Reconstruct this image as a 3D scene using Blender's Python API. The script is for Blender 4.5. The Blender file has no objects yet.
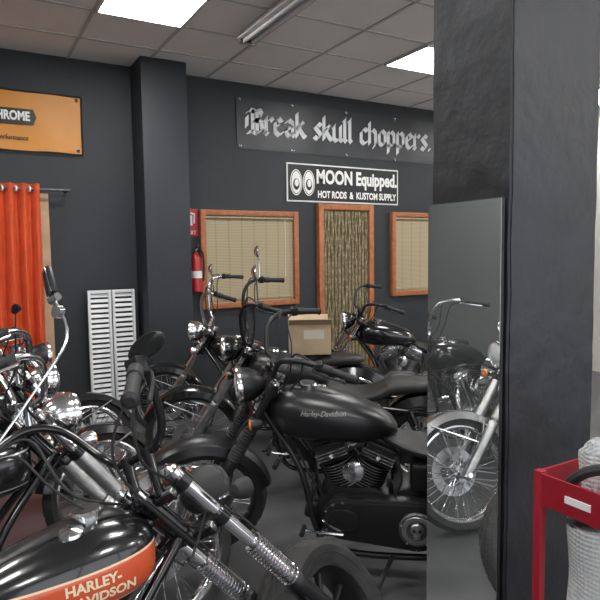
import bpy, bmesh, math, random
from math import sin, cos, pi, radians, sqrt
from mathutils import Matrix, Vector, noise
random.seed(4)
D = bpy.data
SC = bpy.context.scene
COL = SC.collection

# ------------------------------------------------------------------ materials
def nt_new(name):
    m = D.materials.new(name); m.use_nodes = True
    nt = m.node_tree
    return m, nt, nt.nodes['Principled BSDF']

def mat(name, base, rough=.5, metal=0., bump=0., bscale=60., var=0., vscale=4., coat=0., rvar=0.,
        emit=None, estr=0., alpha=1., trans=0., ior=1.45):
    m, nt, b = nt_new(name)
    b.inputs['Base Color'].default_value = (*base, 1)
    b.inputs['Roughness'].default_value = rough
    b.inputs['Metallic'].default_value = metal
    b.inputs['Coat Weight'].default_value = coat
    b.inputs['Coat Roughness'].default_value = .06
    b.inputs['Alpha'].default_value = alpha
    b.inputs['Transmission Weight'].default_value = trans
    b.inputs['IOR'].default_value = ior
    if emit:
        b.inputs['Emission Color'].default_value = (*emit, 1)
        b.inputs['Emission Strength'].default_value = estr
    tc = nt.nodes.new('ShaderNodeTexCoord')
    if var or rvar:
        n = nt.nodes.new('ShaderNodeTexNoise'); n.inputs['Scale'].default_value = vscale
        n.inputs['Detail'].default_value = 6
        nt.links.new(tc.outputs['Object'], n.inputs['Vector'])
        if var:
            r = nt.nodes.new('ShaderNodeValToRGB')
            r.color_ramp.elements[0].position = .3; r.color_ramp.elements[1].position = .7
            r.color_ramp.elements[0].color = (*[c * (1 - var) for c in base], 1)
            r.color_ramp.elements[1].color = (*[min(1, c * (1 + var)) for c in base], 1)
            nt.links.new(n.outputs['Fac'], r.inputs['Fac'])
            nt.links.new(r.outputs['Color'], b.inputs['Base Color'])
        if rvar:
            mr = nt.nodes.new('ShaderNodeMapRange')
            mr.inputs['To Min'].default_value = max(0, rough - rvar)
            mr.inputs['To Max'].default_value = min(1, rough + rvar)
            nt.links.new(n.outputs['Fac'], mr.inputs['Value'])
            nt.links.new(mr.outputs['Result'], b.inputs['Roughness'])
    if bump:
        n2 = nt.nodes.new('ShaderNodeTexNoise'); n2.inputs['Scale'].default_value = bscale
        n2.inputs['Detail'].default_value = 5
        nt.links.new(tc.outputs['Object'], n2.inputs['Vector'])
        bp = nt.nodes.new('ShaderNodeBump'); bp.inputs['Strength'].default_value = bump
        bp.inputs['Distance'].default_value = .02
        nt.links.new(n2.outputs['Fac'], bp.inputs['Height'])
        nt.links.new(bp.outputs['Normal'], b.inputs['Normal'])
    return m

M = {}
M['gloss'] = mat('black_gloss_paint', (.006, .006, .007), .2, coat=.5)
M['satin'] = mat('black_satin_paint', (.010, .010, .011), .38, rvar=.08, vscale=8)
M['matte'] = mat('black_matte', (.014, .014, .015), .6)
M['denim'] = mat('black_denim_paint', (.009, .009, .0105), .34, rvar=.06, vscale=5)
M['chrome'] = mat('chrome', (.76, .76, .78), .15, 1, rvar=.06, vscale=14)
M['alu'] = mat('cast_aluminium', (.5, .5, .5), .38, 1, var=.25, vscale=20)
M['dkalu'] = mat('dark_cast_metal', (.14, .14, .14), .45, .7, var=.3, vscale=25)
M['rubber'] = mat('tyre_rubber', (.024, .0235, .023), .75, var=.3, vscale=12, bump=.1, bscale=80)
M['leather'] = mat('seat_leather', (.012, .0115, .0115), .45, bump=.25, bscale=160)
M['lens'] = mat('headlamp_lens', (.75, .77, .78), .08, .35, coat=1)
M['amber'] = mat('amber_lens', (.7, .2, .02), .2, coat=.5)
M['red'] = mat('red_lens', (.45, .01, .01), .2, coat=.5)
M['mirrorglass'] = mat('mirror_glass', (.6, .62, .63), .03, 1)
M['redpaint'] = mat('dark_red_paint', (.10, .012, .01), .3, coat=.4)
M['white'] = mat('white_lettering', (.74, .74, .72), .5)
M['cream'] = mat('cream_lettering', (.78, .64, .44), .4)
M['silverp'] = mat('silver_lettering', (.22, .21, .20), .4)

def mathn(nt, op, a, b):
    n = nt.nodes.new('ShaderNodeMath'); n.operation = op
    for i, v in enumerate((a, b)):
        if isinstance(v, (int, float)): n.inputs[i].default_value = v
        else: nt.links.new(v, n.inputs[i])
    return n.outputs[0]

def band_tank(name, base, band, line, zl, zu, sl):
    m, nt, b = nt_new(name)
    b.inputs['Roughness'].default_value = .2
    b.inputs['Coat Weight'].default_value = .5
    tc = nt.nodes.new('ShaderNodeTexCoord')
    sp = nt.nodes.new('ShaderNodeSeparateXYZ'); nt.links.new(tc.outputs['Object'], sp.inputs[0])
    dx = mathn(nt, 'MULTIPLY', mathn(nt, 'SUBTRACT', sp.outputs['X'], .95), sl)
    z = mathn(nt, 'SUBTRACT', sp.outputs['Z'], dx)
    inb = mathn(nt, 'MULTIPLY', mathn(nt, 'LESS_THAN', z, zu), mathn(nt, 'GREATER_THAN', z, zl))
    l1 = mathn(nt, 'LESS_THAN', mathn(nt, 'ABSOLUTE', mathn(nt, 'SUBTRACT', z, zu), 0), .003)
    l2 = mathn(nt, 'LESS_THAN', mathn(nt, 'ABSOLUTE', mathn(nt, 'SUBTRACT', z, zl), 0), .003)
    ln = mathn(nt, 'MAXIMUM', l1, l2)
    mx = nt.nodes.new('ShaderNodeMix'); mx.data_type = 'RGBA'
    mx.inputs[6].default_value = (*base, 1); mx.inputs[7].default_value = (*band, 1)
    nt.links.new(inb, mx.inputs[0])
    mx2 = nt.nodes.new('ShaderNodeMix'); mx2.data_type = 'RGBA'
    mx2.inputs[7].default_value = (*line, 1)
    nt.links.new(mx.outputs[2], mx2.inputs[6]); nt.links.new(ln, mx2.inputs[0])
    nt.links.new(mx2.outputs[2], b.inputs['Base Color'])
    return m
M['tankA'] = band_tank('tank_paint_orange_band', (.007, .007, .008), (.56, .085, .028), (.75, .5, .3), .745, .850, .10)
M['tankB'] = band_tank('tank_paint_silver_line', (.007, .007, .008), (.010, .010, .011), (.45, .45, .43), .765, .885, .05)

# ------------------------------------------------------------------ geometry accumulator
class Geo:
    def __init__(s):
        s.v = []; s.f = []; s.m = []; s.mats = []; s.xf = Matrix()
    def add(s, vs, fs, m):
        o = len(s.v)
        if m not in s.mats: s.mats.append(m)
        k = s.mats.index(m)
        for p in vs: s.v.append(s.xf @ Vector(p))
        for f in fs:
            s.f.append([i + o for i in f]); s.m.append(k)
    def finish(s, name, parent=None, ang=38):
        me = D.meshes.new(name)
        me.from_pydata([tuple(p) for p in s.v], [], s.f)
        for k in s.mats: me.materials.append(M[k] if isinstance(k, str) else k)
        me.polygons.foreach_set('material_index', s.m)
        bm = bmesh.new(); bm.from_mesh(me)
        bmesh.ops.recalc_face_normals(bm, faces=bm.faces)
        bm.to_mesh(me); bm.free()
        me.shade_smooth()
        me.set_sharp_from_angle(angle=radians(ang))
        ob = D.objects.new(name, me); COL.objects.link(ob)
        if parent: ob.parent = parent
        return ob

def spl(pts, k=6):
    P = [Vector(p) for p in pts]
    P = [P[0] * 2 - P[1]] + P + [P[-1] * 2 - P[-2]]
    out = []
    for i in range(1, len(P) - 2):
        a, b, c, d = P[i - 1:i + 3]
        for j in range(k):
            t = j / k
            out.append(.5 * ((2 * b) + (c - a) * t + (2 * a - 5 * b + 4 * c - d) * t * t + (3 * b - a - 3 * c + d) * t ** 3))
    out.append(P[-2])
    return out

def tube(g, pts, r, m, n=10, caps=True):
    P = [Vector(p) for p in pts]
    rs = r if isinstance(r, (list, tuple)) else [r] * len(P)
    T = []
    for i in range(len(P)):
        a = P[max(i - 1, 0)]; b = P[min(i + 1, len(P) - 1)]
        t = (b - a)
        T.append(t.normalized() if t.length > 1e-9 else Vector((0, 0, 1)))
    u = T[0].orthogonal().normalized()
    vs = []; fs = []
    for i, p in enumerate(P):
        u = (u - T[i] * u.dot(T[i]))
        u = u.normalized() if u.length > 1e-6 else T[i].orthogonal().normalized()
        w = T[i].cross(u)
        for j in range(n):
            a = 2 * pi * j / n
            vs.append(p + (u * cos(a) + w * sin(a)) * rs[i])
    for i in range(len(P) - 1):
        for j in range(n):
            a = i * n + j; b = i * n + (j + 1) % n
            fs.append([a, b, b + n, a + n])
    if caps:
        fs.append(list(range(n))[::-1]); fs.append([(len(P) - 1) * n + j for j in range(n)])
    g.add(vs, fs, m)

def lathe(g, prof, org, axis, m, n=28, closed=False, rf=None):
    """prof: (along axis, radius)"""
    ax = Vector(axis).normalized(); o = Vector(org)
    u = ax.orthogonal().normalized(); w = ax.cross(u)
    vs = []; fs = []
    K = len(prof)
    for j in range(n):
        a = 2 * pi * j / n
        d = u * cos(a) + w * sin(a)
        for i, (h, r) in enumerate(prof):
            if rf: r = rf(i, j, r)
            vs.append(o + ax * h + d * r)
    KK = K if closed else K - 1
    for j in range(n):
        jn = (j + 1) % n
        for i in range(KK):
            i2 = (i + 1) % K
            fs.append([j * K + i, j * K + i2, jn * K + i2, jn * K + i])
    if not closed:
        if prof[0][1] > 1e-4: fs.append([j * K for j in range(n)])
        if prof[-1][1] > 1e-4: fs.append([j * K + K - 1 for j in range(n)])
    g.add(vs, fs, m)

def box(g, c, size, m, rot=None, bev=.0, seg=2):
    bm = bmesh.new()
    bmesh.ops.create_cube(bm, size=1)
    bmesh.ops.scale(bm, vec=size, verts=bm.verts)
    if bev:
        bmesh.ops.bevel(bm, geom=bm.edges[:], offset=bev, segments=seg, affect='EDGES', profile=.6)
    R = rot if rot else Matrix.Identity(3)
    bm.verts.index_update()
    vs = [R @ v.co + Vector(c) for v in bm.verts]
    fs = [[v.index for v in f.verts] for f in bm.faces]
    bm.free()
    g.add(vs, fs, m)

def ext(g, poly, y0, y1, m, bev=.006):
    """poly in XZ plane, extruded along Y, outer edges chamfered"""
    bm = bmesh.new()
    a = [bm.verts.new((x, y0, z)) for x, z in poly]
    f = bm.faces.new(a)
    r = bmesh.ops.extrude_face_region(bm, geom=[f])
    vv = [e for e in r['geom'] if isinstance(e, bmesh.types.BMVert)]
    bmesh.ops.translate(bm, vec=(0, y1 - y0, 0), verts=vv)
    if bev:
        es = [e for e in bm.edges if abs(e.verts[0].co.y - e.verts[1].co.y) < 1e-6]
        bmesh.ops.bevel(bm, geom=es, offset=bev, segments=2, affect='EDGES', profile=.6)
    bm.verts.index_update()
    vs = [v.co.copy() for v in bm.verts]; fs = [[v.index for v in q.verts] for q in bm.faces]
    bm.free()
    g.add(vs, fs, m)

def stadium(c0, r0, c1, r1, n=14):
    """convex outline around two circles (x,z)"""
    pts = []
    d = Vector((c1[0] - c0[0], c1[1] - c0[1])); a = math.atan2(d.y, d.x)
    b = math.acos(max(-1, min(1, (r0 - r1) / d.length)))
    for i in range(n + 1):
        t = a + b + (2 * pi - 2 * b) * i / n
        pts.append((c0[0] + r0 * cos(t), c0[1] + r0 * sin(t)))
    for i in range(n + 1):
        t = a - b + 2 * b * i / n
        pts.append((c1[0] + r1 * cos(t), c1[1] + r1 * sin(t)))
    return pts

def interp(secs, x):
    S = sorted(secs)
    if x <= S[0][0]: return S[0][1:]
    if x >= S[-1][0]: return S[-1][1:]
    for i in range(len(S) - 1):
        if S[i][0] <= x <= S[i + 1][0]:
            p0 = S[max(i - 1, 0)]; p1 = S[i]; p2 = S[i + 1]; p3 = S[min(i + 2, len(S) - 1)]
            t = (x - p1[0]) / (p2[0] - p1[0]); h = p2[0] - p1[0]
            out = []
            for k in range(1, len(p1)):
                m1 = (p2[k] - p0[k]) / (p2[0] - p0[0]) if p2[0] != p0[0] else 0
                m2 = (p3[k] - p1[k]) / (p3[0] - p1[0]) if p3[0] != p1[0] else 0
                out.append((2 * t ** 3 - 3 * t * t + 1) * p1[k] + (t ** 3 - 2 * t * t + t) * h * m1
                           + (-2 * t ** 3 + 3 * t * t) * p2[k] + (t ** 3 - t * t) * h * m2)
            return out

def loft(g, secs, m, n=28, e=2.5, steps=30):
    xs = [s[0] for s in sorted(secs)]
    X = [xs[0] + (xs[-1] - xs[0]) * (.5 - .5 * cos(pi * i / steps)) for i in range(steps + 1)]
    vs = []; fs = []
    for x in X:
        zb, zt, w = interp(secs, x)
        zc = (zb + zt) / 2; h = (zt - zb) / 2
        for j in range(n):
            a = 2 * pi * j / n
            c, s = cos(a), sin(a)
            vs.append((x, w * math.copysign(abs(c) ** (2 / e), c), zc + h * math.copysign(abs(s) ** (2 / e), s)))
    for i in range(steps):
        for j in range(n):
            a = i * n + j; b = i * n + (j + 1) % n
            fs.append([a, b, b + n, a + n])
    fs.append(list(range(n))); fs.append([steps * n + j for j in range(n)])
    g.add(vs, fs, m)

def surf_y(secs, x, z, e=2.5):
    zb, zt, w = interp(secs, x)
    zc = (zb + zt) / 2; h = (zt - zb) / 2
    q = min(.98, abs((z - zc) / h))
    return w * (1 - q ** e) ** (1 / e)

def text2d(s, size, shear=0, off=0, sp=1.0):
    cu = D.curves.new('t', 'FONT'); cu.body = s; cu.size = size; cu.shear = shear; cu.offset = off
    cu.align_x = 'CENTER'; cu.align_y = 'CENTER'; cu.space_character = sp
    cu.resolution_u = 4
    ob = D.objects.new('t', cu); COL.objects.link(ob)
    bpy.context.view_layer.update()
    dg = bpy.context.evaluated_depsgraph_get()
    me = D.meshes.new_from_object(ob.evaluated_get(dg))
    bm = bmesh.new(); bm.from_mesh(me)
    bmesh.ops.triangulate(bm, faces=bm.faces)
    for _ in range(2):
        es = [e for e in bm.edges if e.calc_length() > size * .25]
        if es: bmesh.ops.subdivide_edges(bm, edges=es, cuts=1)
        bmesh.ops.triangulate(bm, faces=bm.faces)
    bm.verts.index_update()
    v = [(p.co.x, p.co.y) for p in bm.verts]; f = [[q.index for q in p.verts] for p in bm.faces]
    bm.free()
    D.objects.remove(ob); D.curves.remove(cu); D.meshes.remove(me)
    return v, f

def fender(g, c, R, w, a0, a1, m, crown=.03, skirt=.03, n=26, th=.004):
    K = 9; vs = []; fs = []
    for i in range(n + 1):
        a = a0 + (a1 - a0) * i / n
        ring = []
        for t in (0, th):
            row = []
            for k in range(K):
                y = -1 + 2 * k / (K - 1)
                rr = R + crown * (1 - abs(y) ** 2.2) - t
                yy = y * (w / 2 - t)
                if k in (0, K - 1): rr -= skirt
                row.append((c[0] + rr * cos(a), c[1] + yy, c[2] + rr * sin(a)))
            ring += row if t == 0 else row[::-1]
        vs += ring
    L = 2 * K
    for i in range(n):
        for k in range(L):
            k2 = (k + 1) % L
            fs.append([i * L + k, i * L + k2, (i + 1) * L + k2, (i + 1) * L + k])
    fs.append(list(range(L))); fs.append([n * L + k for k in range(L)])
    g.add(vs, fs, m)

# ------------------------------------------------------------------ motorcycle
TANK = [(.66, .752, .775, .03), (.69, .74, .83, .075), (.78, .725, .885, .115), (.92, .715, .93, .146),
        (1.05, .722, .948, .15), (1.14, .74, .94, .128), (1.19, .765, .915, .085), (1.205, .80, .88, .04)]
FAT = [(.60, .745, .77, .03), (.63, .73, .815, .075), (.72, .71, .87, .12), (.88, .70, .925, .152),
       (1.04, .705, .95, .158), (1.14, .725, .945, .138), (1.195, .755, .915, .095), (1.212, .79, .88, .04)]
SLIM = [(.68, .775, .79, .03), (.70, .765, .82, .06), (.80, .755, .875, .095), (.95, .75, .915, .118),
        (1.08, .755, .925, .12), (1.16, .77, .915, .10), (1.205, .80, .895, .06), (1.215, .825, .87, .03)]

def wheel(g, c, R, w, style, rimm, hubm, disc=True):
    rr = R - max(.06, w * .62)
    prof = [(-w * .34, rr), (-w * .46, rr + (R - rr) * .3), (-w * .5, rr + (R - rr) * .6), (-w * .43, R - .018), (-w * .33, R - .008),
            (-w * .17, R - .002), (-w * .15, R - .008), (-w * .12, R - .008), (-w * .1, R), (-.004, R), (-.003, R - .006), (.003, R - .006), (.004, R), (w * .1, R), (w * .12, R - .008), (w * .15, R - .008), (w * .17, R - .002),
            (w * .33, R - .008), (w * .43, R - .018), (w * .5, rr + (R - rr) * .6), (w * .46, rr + (R - rr) * .3), (w * .34, rr), (0, rr - .002)]
    def rf(i, j, r):
        if i in (4, 5) and j % 3 == 0: return r - .007
        if i in (17, 16) and j % 3 == 1: return r - .007
        if i in (8, 9) and j % 6 == 2: return r - .006
        if i in (12, 13) and j % 6 == 5: return r - .006
        return r
    lathe(g, prof, c, (0, 1, 0), 'rubber', 108, closed=True, rf=rf)
    # raised ring lines on the side wall
    for s in (-1, 1):
        lathe(g, [(s * w * .47, rr + (R - rr) * .34), (s * w * .485, rr + (R - rr) * .36), (s * w * .49, rr + (R - rr) * .40), (s * w * .475, rr + (R - rr) * .40)], c, (0, 1, 0), 'rubber', 64, closed=True)
    rp = [(-w * .36, rr + .006), (-w * .38, rr - .006), (-w * .3, rr - .012), (-w * .16, rr - .02), (w * .16, rr - .02), (w * .3, rr - .012), (w * .38, rr - .006), (w * .36, rr + .006),
          (w * .2, rr - .004), (-w * .2, rr - .004)]
    lathe(g, rp, c, (0, 1, 0), rimm, 48, closed=True)
    lathe(g, [(-.07, .012), (-.07, .03), (-.045, .032), (-.042, .05), (-.03, .052), (-.025, .03), (.025, .03), (.03, .052), (.042, .05), (.045, .032), (.07, .03), (.07, .012)], c, (0, 1, 0), hubm, 24)
    if style == 'spoke':
        n = 40
        for k in range(n):
            s = 1 if k % 2 else -1
            a = 2 * pi * k / n; b = a + (.45 if (k // 2) % 2 else -.45)
            p0 = (c[0] + .045 * cos(b), c[1] + s * .036, c[2] + .045 * sin(b))
            p1 = (c[0] + (rr - .015) * cos(a), c[1] + s * .008, c[2] + (rr - .015) * sin(a))
            tube(g, [p0, p1], .0026, 'chrome', 5, False)
    else:
        n = 10
        for k in range(n):
            a = 2 * pi * k / n
            p0 = (c[0] + .03 * cos(a), c[1], c[2] + .03 * sin(a)); pm = (c[0] + .12 * cos(a), c[1] + .012, c[2] + .12 * sin(a))
            p1 = (c[0] + (rr - .012) * cos(a), c[1], c[2] + (rr - .012) * sin(a))
            tube(g, [p0, pm, p1], [.017, .011, .015], rimm, 8, False)
    if disc:
        for s in ((1,) if disc is True else (-1, 1)):
            lathe(g, [(s * .062, .085), (s * .062, .142), (s * .067, .142), (s * .067, .085)], c, (0, 1, 0), 'alu', 36, closed=True)
            for k in range(5):
                a = 2 * pi * k / 5
                tube(g, [(c[0] + .04 * cos(a), c[1] + s * .055, c[2] + .04 * sin(a)), (c[0] + .09 * cos(a + .2), c[1] + s * .064, c[2] + .09 * sin(a + .2))], .008, hubm, 6)

def bike(x, y, yaw, lean=.09, steer=.3, rake=30, Rf=.33, wf=.1, Rr=.32, wr=.15, tank=TANK, tankm='gloss', fenderm='gloss',
         forkm='chrome', lowerm='alu', boot=None, bars=None, barm='chrome', lampm='gloss', lampR=.09, framem='gloss', enginem='dkalu',
         coverm='gloss', pipem='chrome', rimm='chrome', style='spoke', mirrors=(), decal=None, ffender=True, sissy=False,
         lamp_up=0., lamp_fw=.11, signals=True, taillight=True, covers=True, sc=.96, ffm=None, frim=None, fstyle=None):
    root = D.objects.new('motorcycle', None); COL.objects.link(root)
    root.location = (x, y, .0); root.rotation_euler = (-lean, 0, radians(yaw)); root.scale = (sc, sc, sc)
    root.empty_display_size = .2
    r = radians(rake)
    up = Vector((-sin(r), 0, cos(r))); fw = Vector((cos(r), 0, sin(r)))
    H = Vector((1.21, 0, 1.0))
    L = (H.z - Rf) / cos(r)
    A = H - up * L
    S = Matrix.Translation(H) @ Matrix.Rotation(steer, 4, up) @ Matrix.Translation(-H)
    off = -fw * .045   # steering stem sits behind the tubes
    R3f = Matrix(((fw.x, 0, up.x), (0, 1, 0), (fw.z, 0, up.z)))
    # wheels
    g = Geo(); wheel(g, (0, 0, Rr), Rr, wr, style, rimm, 'alu')
    lathe(g, [(-.075, .09), (-.08, .1), (-.085, .1), (-.085, .09)], (0, 0, Rr), (0, 1, 0), 'dkalu', 36)
    g.finish('rear_wheel', root)
    g = Geo(); g.xf = S; wheel(g, tuple(A), Rf, wf, fstyle or style, frim or rimm, 'chrome' if not frim else 'dkalu')
    g.finish('front_wheel', root)
    # fork
    g = Geo(); g.xf = S
    for s in (-1, 1):
        yy = Vector((0, s * .105, 0))
        tube(g, [A + yy + up * t for t in (-.03, -.02, .05, .30, .33, .345)], [.014, .026, .03, .029, .031, .024], lowerm, 16)
        tube(g, [A + yy + up * .33, A + yy + up * (L + .01)], .0205, forkm, 14)
        lathe(g, [(0, .0), (0, .018), (.012, .022), (.02, .016), (.024, 0)], A + yy + up * (L + .005), up, 'chrome', 16)
        if boot == 'boot':
            pr = []
            for k in range(26): pr.append((.335 + k * .0085, .036 if k % 2 else .028))
            lathe(g, pr, A + yy, up, 'matte', 16)
        elif boot == 'spring':
            pts = [A + yy + up * (.35 + .2 * t / 150) + (fw * cos(t * .63) + Vector((0, 1, 0)) * sin(t * .63)) * .03 for t in range(151)]
            tube(g, pts, .0042, 'chrome', 5)
        elif boot == 'cover':
            tube(g, [A + yy + up * .36, A + yy + up * (L - .2)], .03, lowerm, 16)
        # triple clamp pinch bosses
        for t in (L - .20, L - .03):
            lathe(g, [(-.018, .02), (-.018, .032), (.018, .032), (.018, .02)], A + yy + up * t, up, framem, 16)
        # axle lug, caliper
        tube(g, [A + yy * .5, A + yy * 1.3], .014, 'chrome', 10)
        # brake hose
        tube(g, spl([A + yy + up * (L - .2) + fw * .03, A + yy + up * (L * .6) + fw * .045, A + yy + up * .3 - fw * .02, A + yy + up * .15 - fw * .06], 6), .0045, 'matte', 6)
    for t in (L - .20, L - .03):
        box(g, A + up * t - fw * .02, (.075, .2, .03), framem, R3f, .008)
    tube(g, [A + off + up * (L - .22), A + off + up * (L + .0)], .024, framem, 14)
    tube(g, [A + off + up * (L + .0), A + off + up * (L + .03)], .018, 'chrome', 10)
    box(g, A + Vector((0, .088, 0)) + up * .12 - fw * .075, (.06, .05, .1), 'dkalu', R3f, .01)
    if signals:
        for s in (-1, 1):
            c0 = A + up * (L - .17) + fw * .03 + Vector((0, s * .12, 0))
            tube(g, [c0, c0 + Vector((0, s * .06, 0))], .006, 'chrome', 8)
            o = c0 + Vector((0, s * .085, 0))
            lathe(g, [(-.04, 0), (-.035, .018), (-.01, .03), (.018, .033)], o, (1, 0, 0), lampm, 18)
            lathe(g, [(.018, .031), (.026, .024), (.03, 0)], o, (1, 0, 0), 'amber', 18)
    g.finish('front_fork', root)
    # headlamp
    g = Geo(); g.xf = S
    hc = A + up * (L - .10 + lamp_up) + fw * lamp_fw
    q = lampR
    ax = Vector((1, 0, -.03))
    lathe(g, [(-q * 1.25, 0), (-q * 1.2, q * .3), (-q * .95, q * .62), (-q * .5, q * .88), (0, q), (.012, q)], hc, ax, lampm, 32)
    lathe(g, [(.0, q), (.01, q * 1.05), (.025, q * 1.03), (.03, q * .93), (.02, q * .9)], hc, ax, 'chrome' if lampm != 'matte' else 'satin', 32)
    lathe(g, [(.02, q * .93), (.032, q * .7), (.04, q * .35), (.042, 0)], hc, ax, 'lens', 32)
    tube(g, [hc - Vector((.02, 0, q * .9)), A + up * (L - .18) + fw * .01], .014, 'chrome', 10)
    g.finish('headlamp', root)
    if ffender:
        g = Geo(); g.xf = S
        fender(g, tuple(A), Rf + .012, wf + .045, radians(25), radians(168), ffm or fenderm, .022, .03)
        for s in (-1, 1):
            for a in (60, 120):
                p = A + Vector(((Rf + .0) * cos(radians(a)), s * (wf / 2 + .022), (Rf) * sin(radians(a))))
                tube(g, [p, A + Vector((0, s * .09, 0)) + up * .2], .007, 'chrome', 8)
        g.finish('front_fender', root)
    # handlebar
    g = Geo(); g.xf = S
    Bp = A + off * .4 + up * (L + .0)
    half = bars if bars else [(0, .06, .06), (0, .1, .06), (.02, .14, .10), (0, .19, .22), (-.05, .25, .26), (-.12, .31, .25), (-.22, .38, .22)]
    bpts = [Bp + Vector(p) for p in half]
    full = [Vector((p.x, -p.y, p.z)) for p in bpts[::-1]] + bpts
    P = spl(full, 6)
    tube(g, P, .0127, barm, 10)
    for s in (-1, 1):
        z0 = half[0][2]
        tube(g, [Bp + Vector((0, s * .045, -.03)), Bp + Vector((half[0][0] * .5, s * .045, z0 * .5)), Bp + Vector((half[0][0], s * .045, z0 + .012))], [.018, .015, .02], barm, 12)
        e1 = Vector(bpts[-1]); e0 = Vector(bpts[-2]);
        if s < 0: e1.y *= -1; e0.y *= -1
        d = (e1 - e0).normalized()
        g0 = e1 - d * .06
        tube(g, [g0 - d * .045, g0 - d * .04, g0, g0 + d * .002, g0 + d * .11, g0 + d * .115, g0 + d * .125], [.015, .02, .02, .016, .0175, .021, .012], 'matte', 14)
        # switch block
        box(g, g0 - d * .06, (.035, .045, .045), 'satin', None, .008)
        # lever
        out = Vector((1, 0, -.1)).normalized()
        lv = [g0 - d * .06 + out * .02, g0 - d * .03 + out * .05, g0 + d * .04 + out * .058, g0 + d * .12 + out * .055 ]
        tube(g, spl(lv, 5), .006, 'chrome' if barm == 'chrome' else 'matte', 8)
        # cables
        st = g0 - d * .06
        Hp = A + off + up * (L - .15)
        tube(g, spl([st, st + out * .09 + Vector((0, -s * .1, .03)), Vector((st.x + .12, s * .14, (st.z + Hp.z) / 2)), Hp + fw * .08 + Vector((0, s * .07, 0)), Hp + Vector((-.05, s * .05, -.1))], 7), .0045, 'matte', 6)
        tube(g, spl([st + Vector((0, 0, -.01)), st + out * .05 + Vector((0, -s * .09, -.02)), Vector((st.x + .06, s * .11, (st.z + Hp.z) / 2)), Hp + Vector((.02, s * .05, -.1))], 7), .0038, 'matte', 6)
    g.finish('handlebar', root)
    for (s, dx, dy, dz, kind) in mirrors:
        g = Geo(); g.xf = S
        e1 = Vector(bpts[-2]); e1.y *= s
        top = e1 + Vector((dx, s * dy, dz))
        tube(g, spl([e1, e1 + Vector((dx * .5, s * dy * .5, dz * .3)), top + Vector((.0, -s * .005, -dz * .35)), top], 5), .005, 'chrome' if kind != 'black' else 'matte', 8)
        if kind == 'rect':
            rz = Matrix.Rotation(radians(-25), 3, 'Z')
            box(g, top + Vector((.0, 0, .05)), (.022, .070, .10), 'satin', rz, .01)
            box(g, top + rz @ Vector((-.012, 0, .05)), (.003, .058, .086), 'mirrorglass', rz, .001)
            lathe(g, [(-.02, 0), (-.02, .014), (.02, .014), (.02, 0)], top + Vector((0, 0, -.01)), (0, 1, 0), 'chrome', 14)
            lathe(g, [(-.012, 0), (-.01, .022), (.01, .022), (.012, 0)], top + Vector((0, 0, -.06)), (1, 0, 0), 'chrome', 18)
        else:
            mm = 'satin' if kind == 'black' else 'chrome'
            fz = .62 if kind == 'black' else .85
            gg = Geo(); lathe(gg, [(.03, 0), (.026, .025), (.01, .045), (0, .05)], (0, 0, 0), (1, 0, 0), mm, 24)
            lathe(gg, [(.0, .05), (-.004, .045), (-.003, 0)], (0, 0, 0), (1, 0, 0), 'satin' if kind == 'black' else 'mirrorglass', 24)
            o = len(g.v)
            for mi, mk in enumerate(gg.mats):
                if mk not in g.mats: g.mats.append(mk)
            for p in gg.v: g.v.append(g.xf @ (Vector((p.x, p.y * 1.35, p.z * fz)) + top + Vector((0, 0, .02))))
            for f, k in zip(gg.f, gg.m): g.f.append([i + o for i in f]); g.m.append(g.mats.index(gg.mats[k]))
        g.finish('rear_view_mirror', root)
    # frame
    g = Geo()
    HB = A + off + up * (L - .19)
    HT = A + off + up * (L - .03)
    tube(g, [HB - up * .01, HT + up * .01], .032, framem, 16)
    tube(g, spl([HT - up * .05, (1.0, 0, .80), (.75, 0, .72), (.55, 0, .66)], 6), .022, framem, 12)
    for s in (-1, 1):
        tube(g, spl([HB + Vector((0, s * .02, .03)), (1.07, s * .09, .58), (1.0, s * .12, .32), (.94, s * .125, .2), (.82, s * .125, .165), (.5, s * .125, .165), (.36, s * .125, .2), (.33, s * .125, .32), (.36, s * .12, .5), (.5, s * .06, .66)], 6), .0155, framem, 10)
        tube(g, spl([(.5, s * .05, .67), (.35, s * .1, .62), (.12, s * .12, .6), (-.06, s * .125, .58)], 5), .014, framem, 10)
        tube(g, spl([(.36, s * .12, .33), (.2, s * .125, .33), (0, s * .125, Rr), (-.04, s * .125, Rr)], 5), .018, framem, 10)
        tube(g, [(0, s * .07, Rr), (0, s * .15, Rr)], .013, 'chrome', 10)
        # shock absorber
        a = Vector((.03, s * .145, .36)); b = Vector((.13, s * .145, .61)); d = (b - a)
        tube(g, [a, b], .011, 'chrome', 10)
        tube(g, [a, a + d * .2], .022, framem, 12)
        tube(g, [b - d * .35, b], .027, 'chrome' if pipem == 'chrome' else framem, 14)
        u = d.normalized(); w1 = u.orthogonal().normalized(); w2 = u.cross(w1)
        tube(g, [a + d * (.18 + .5 * t / 60) + (w1 * cos(t * .8) + w2 * sin(t * .8)) * .026 for t in range(61)], .0045, framem, 5)
        # foot peg and control
        tube(g, [(.95, s * .12, .28), (.97, s * .3, .29)], .008, 'dkalu', 8)
        tube(g, [(.97, s * .27, .29), (.97, s * .38, .295)], .017, 'matte', 12)
        tube(g, [(.85, s * .2, .30), (1.0, s * .24, .33), (1.03, s * .24, .34)], .007, 'chrome', 8)
        tube(g, [(1.03, s * .22, .34), (1.03, s * .29, .34)], .012, 'matte', 10)
        tube(g, [(.35, s * .13, .4), (.33, s * .24, .41)], .015, 'matte', 10)
        # wiring and hoses
        tube(g, spl([(1.08, s * .07, .66), (1.02, s * .1, .55), (.97, s * .09, .46), (.93, s * .1, .36)], 5), .006, 'matte', 6)
        tube(g, spl([(.6, s * .1, .66), (.58, s * .13, .55), (.62, s * .12, .45), (.66, s * .11, .36)], 5), .006, 'matte', 6)
    # kickstand
    kz = .27 * math.tan(lean)
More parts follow.
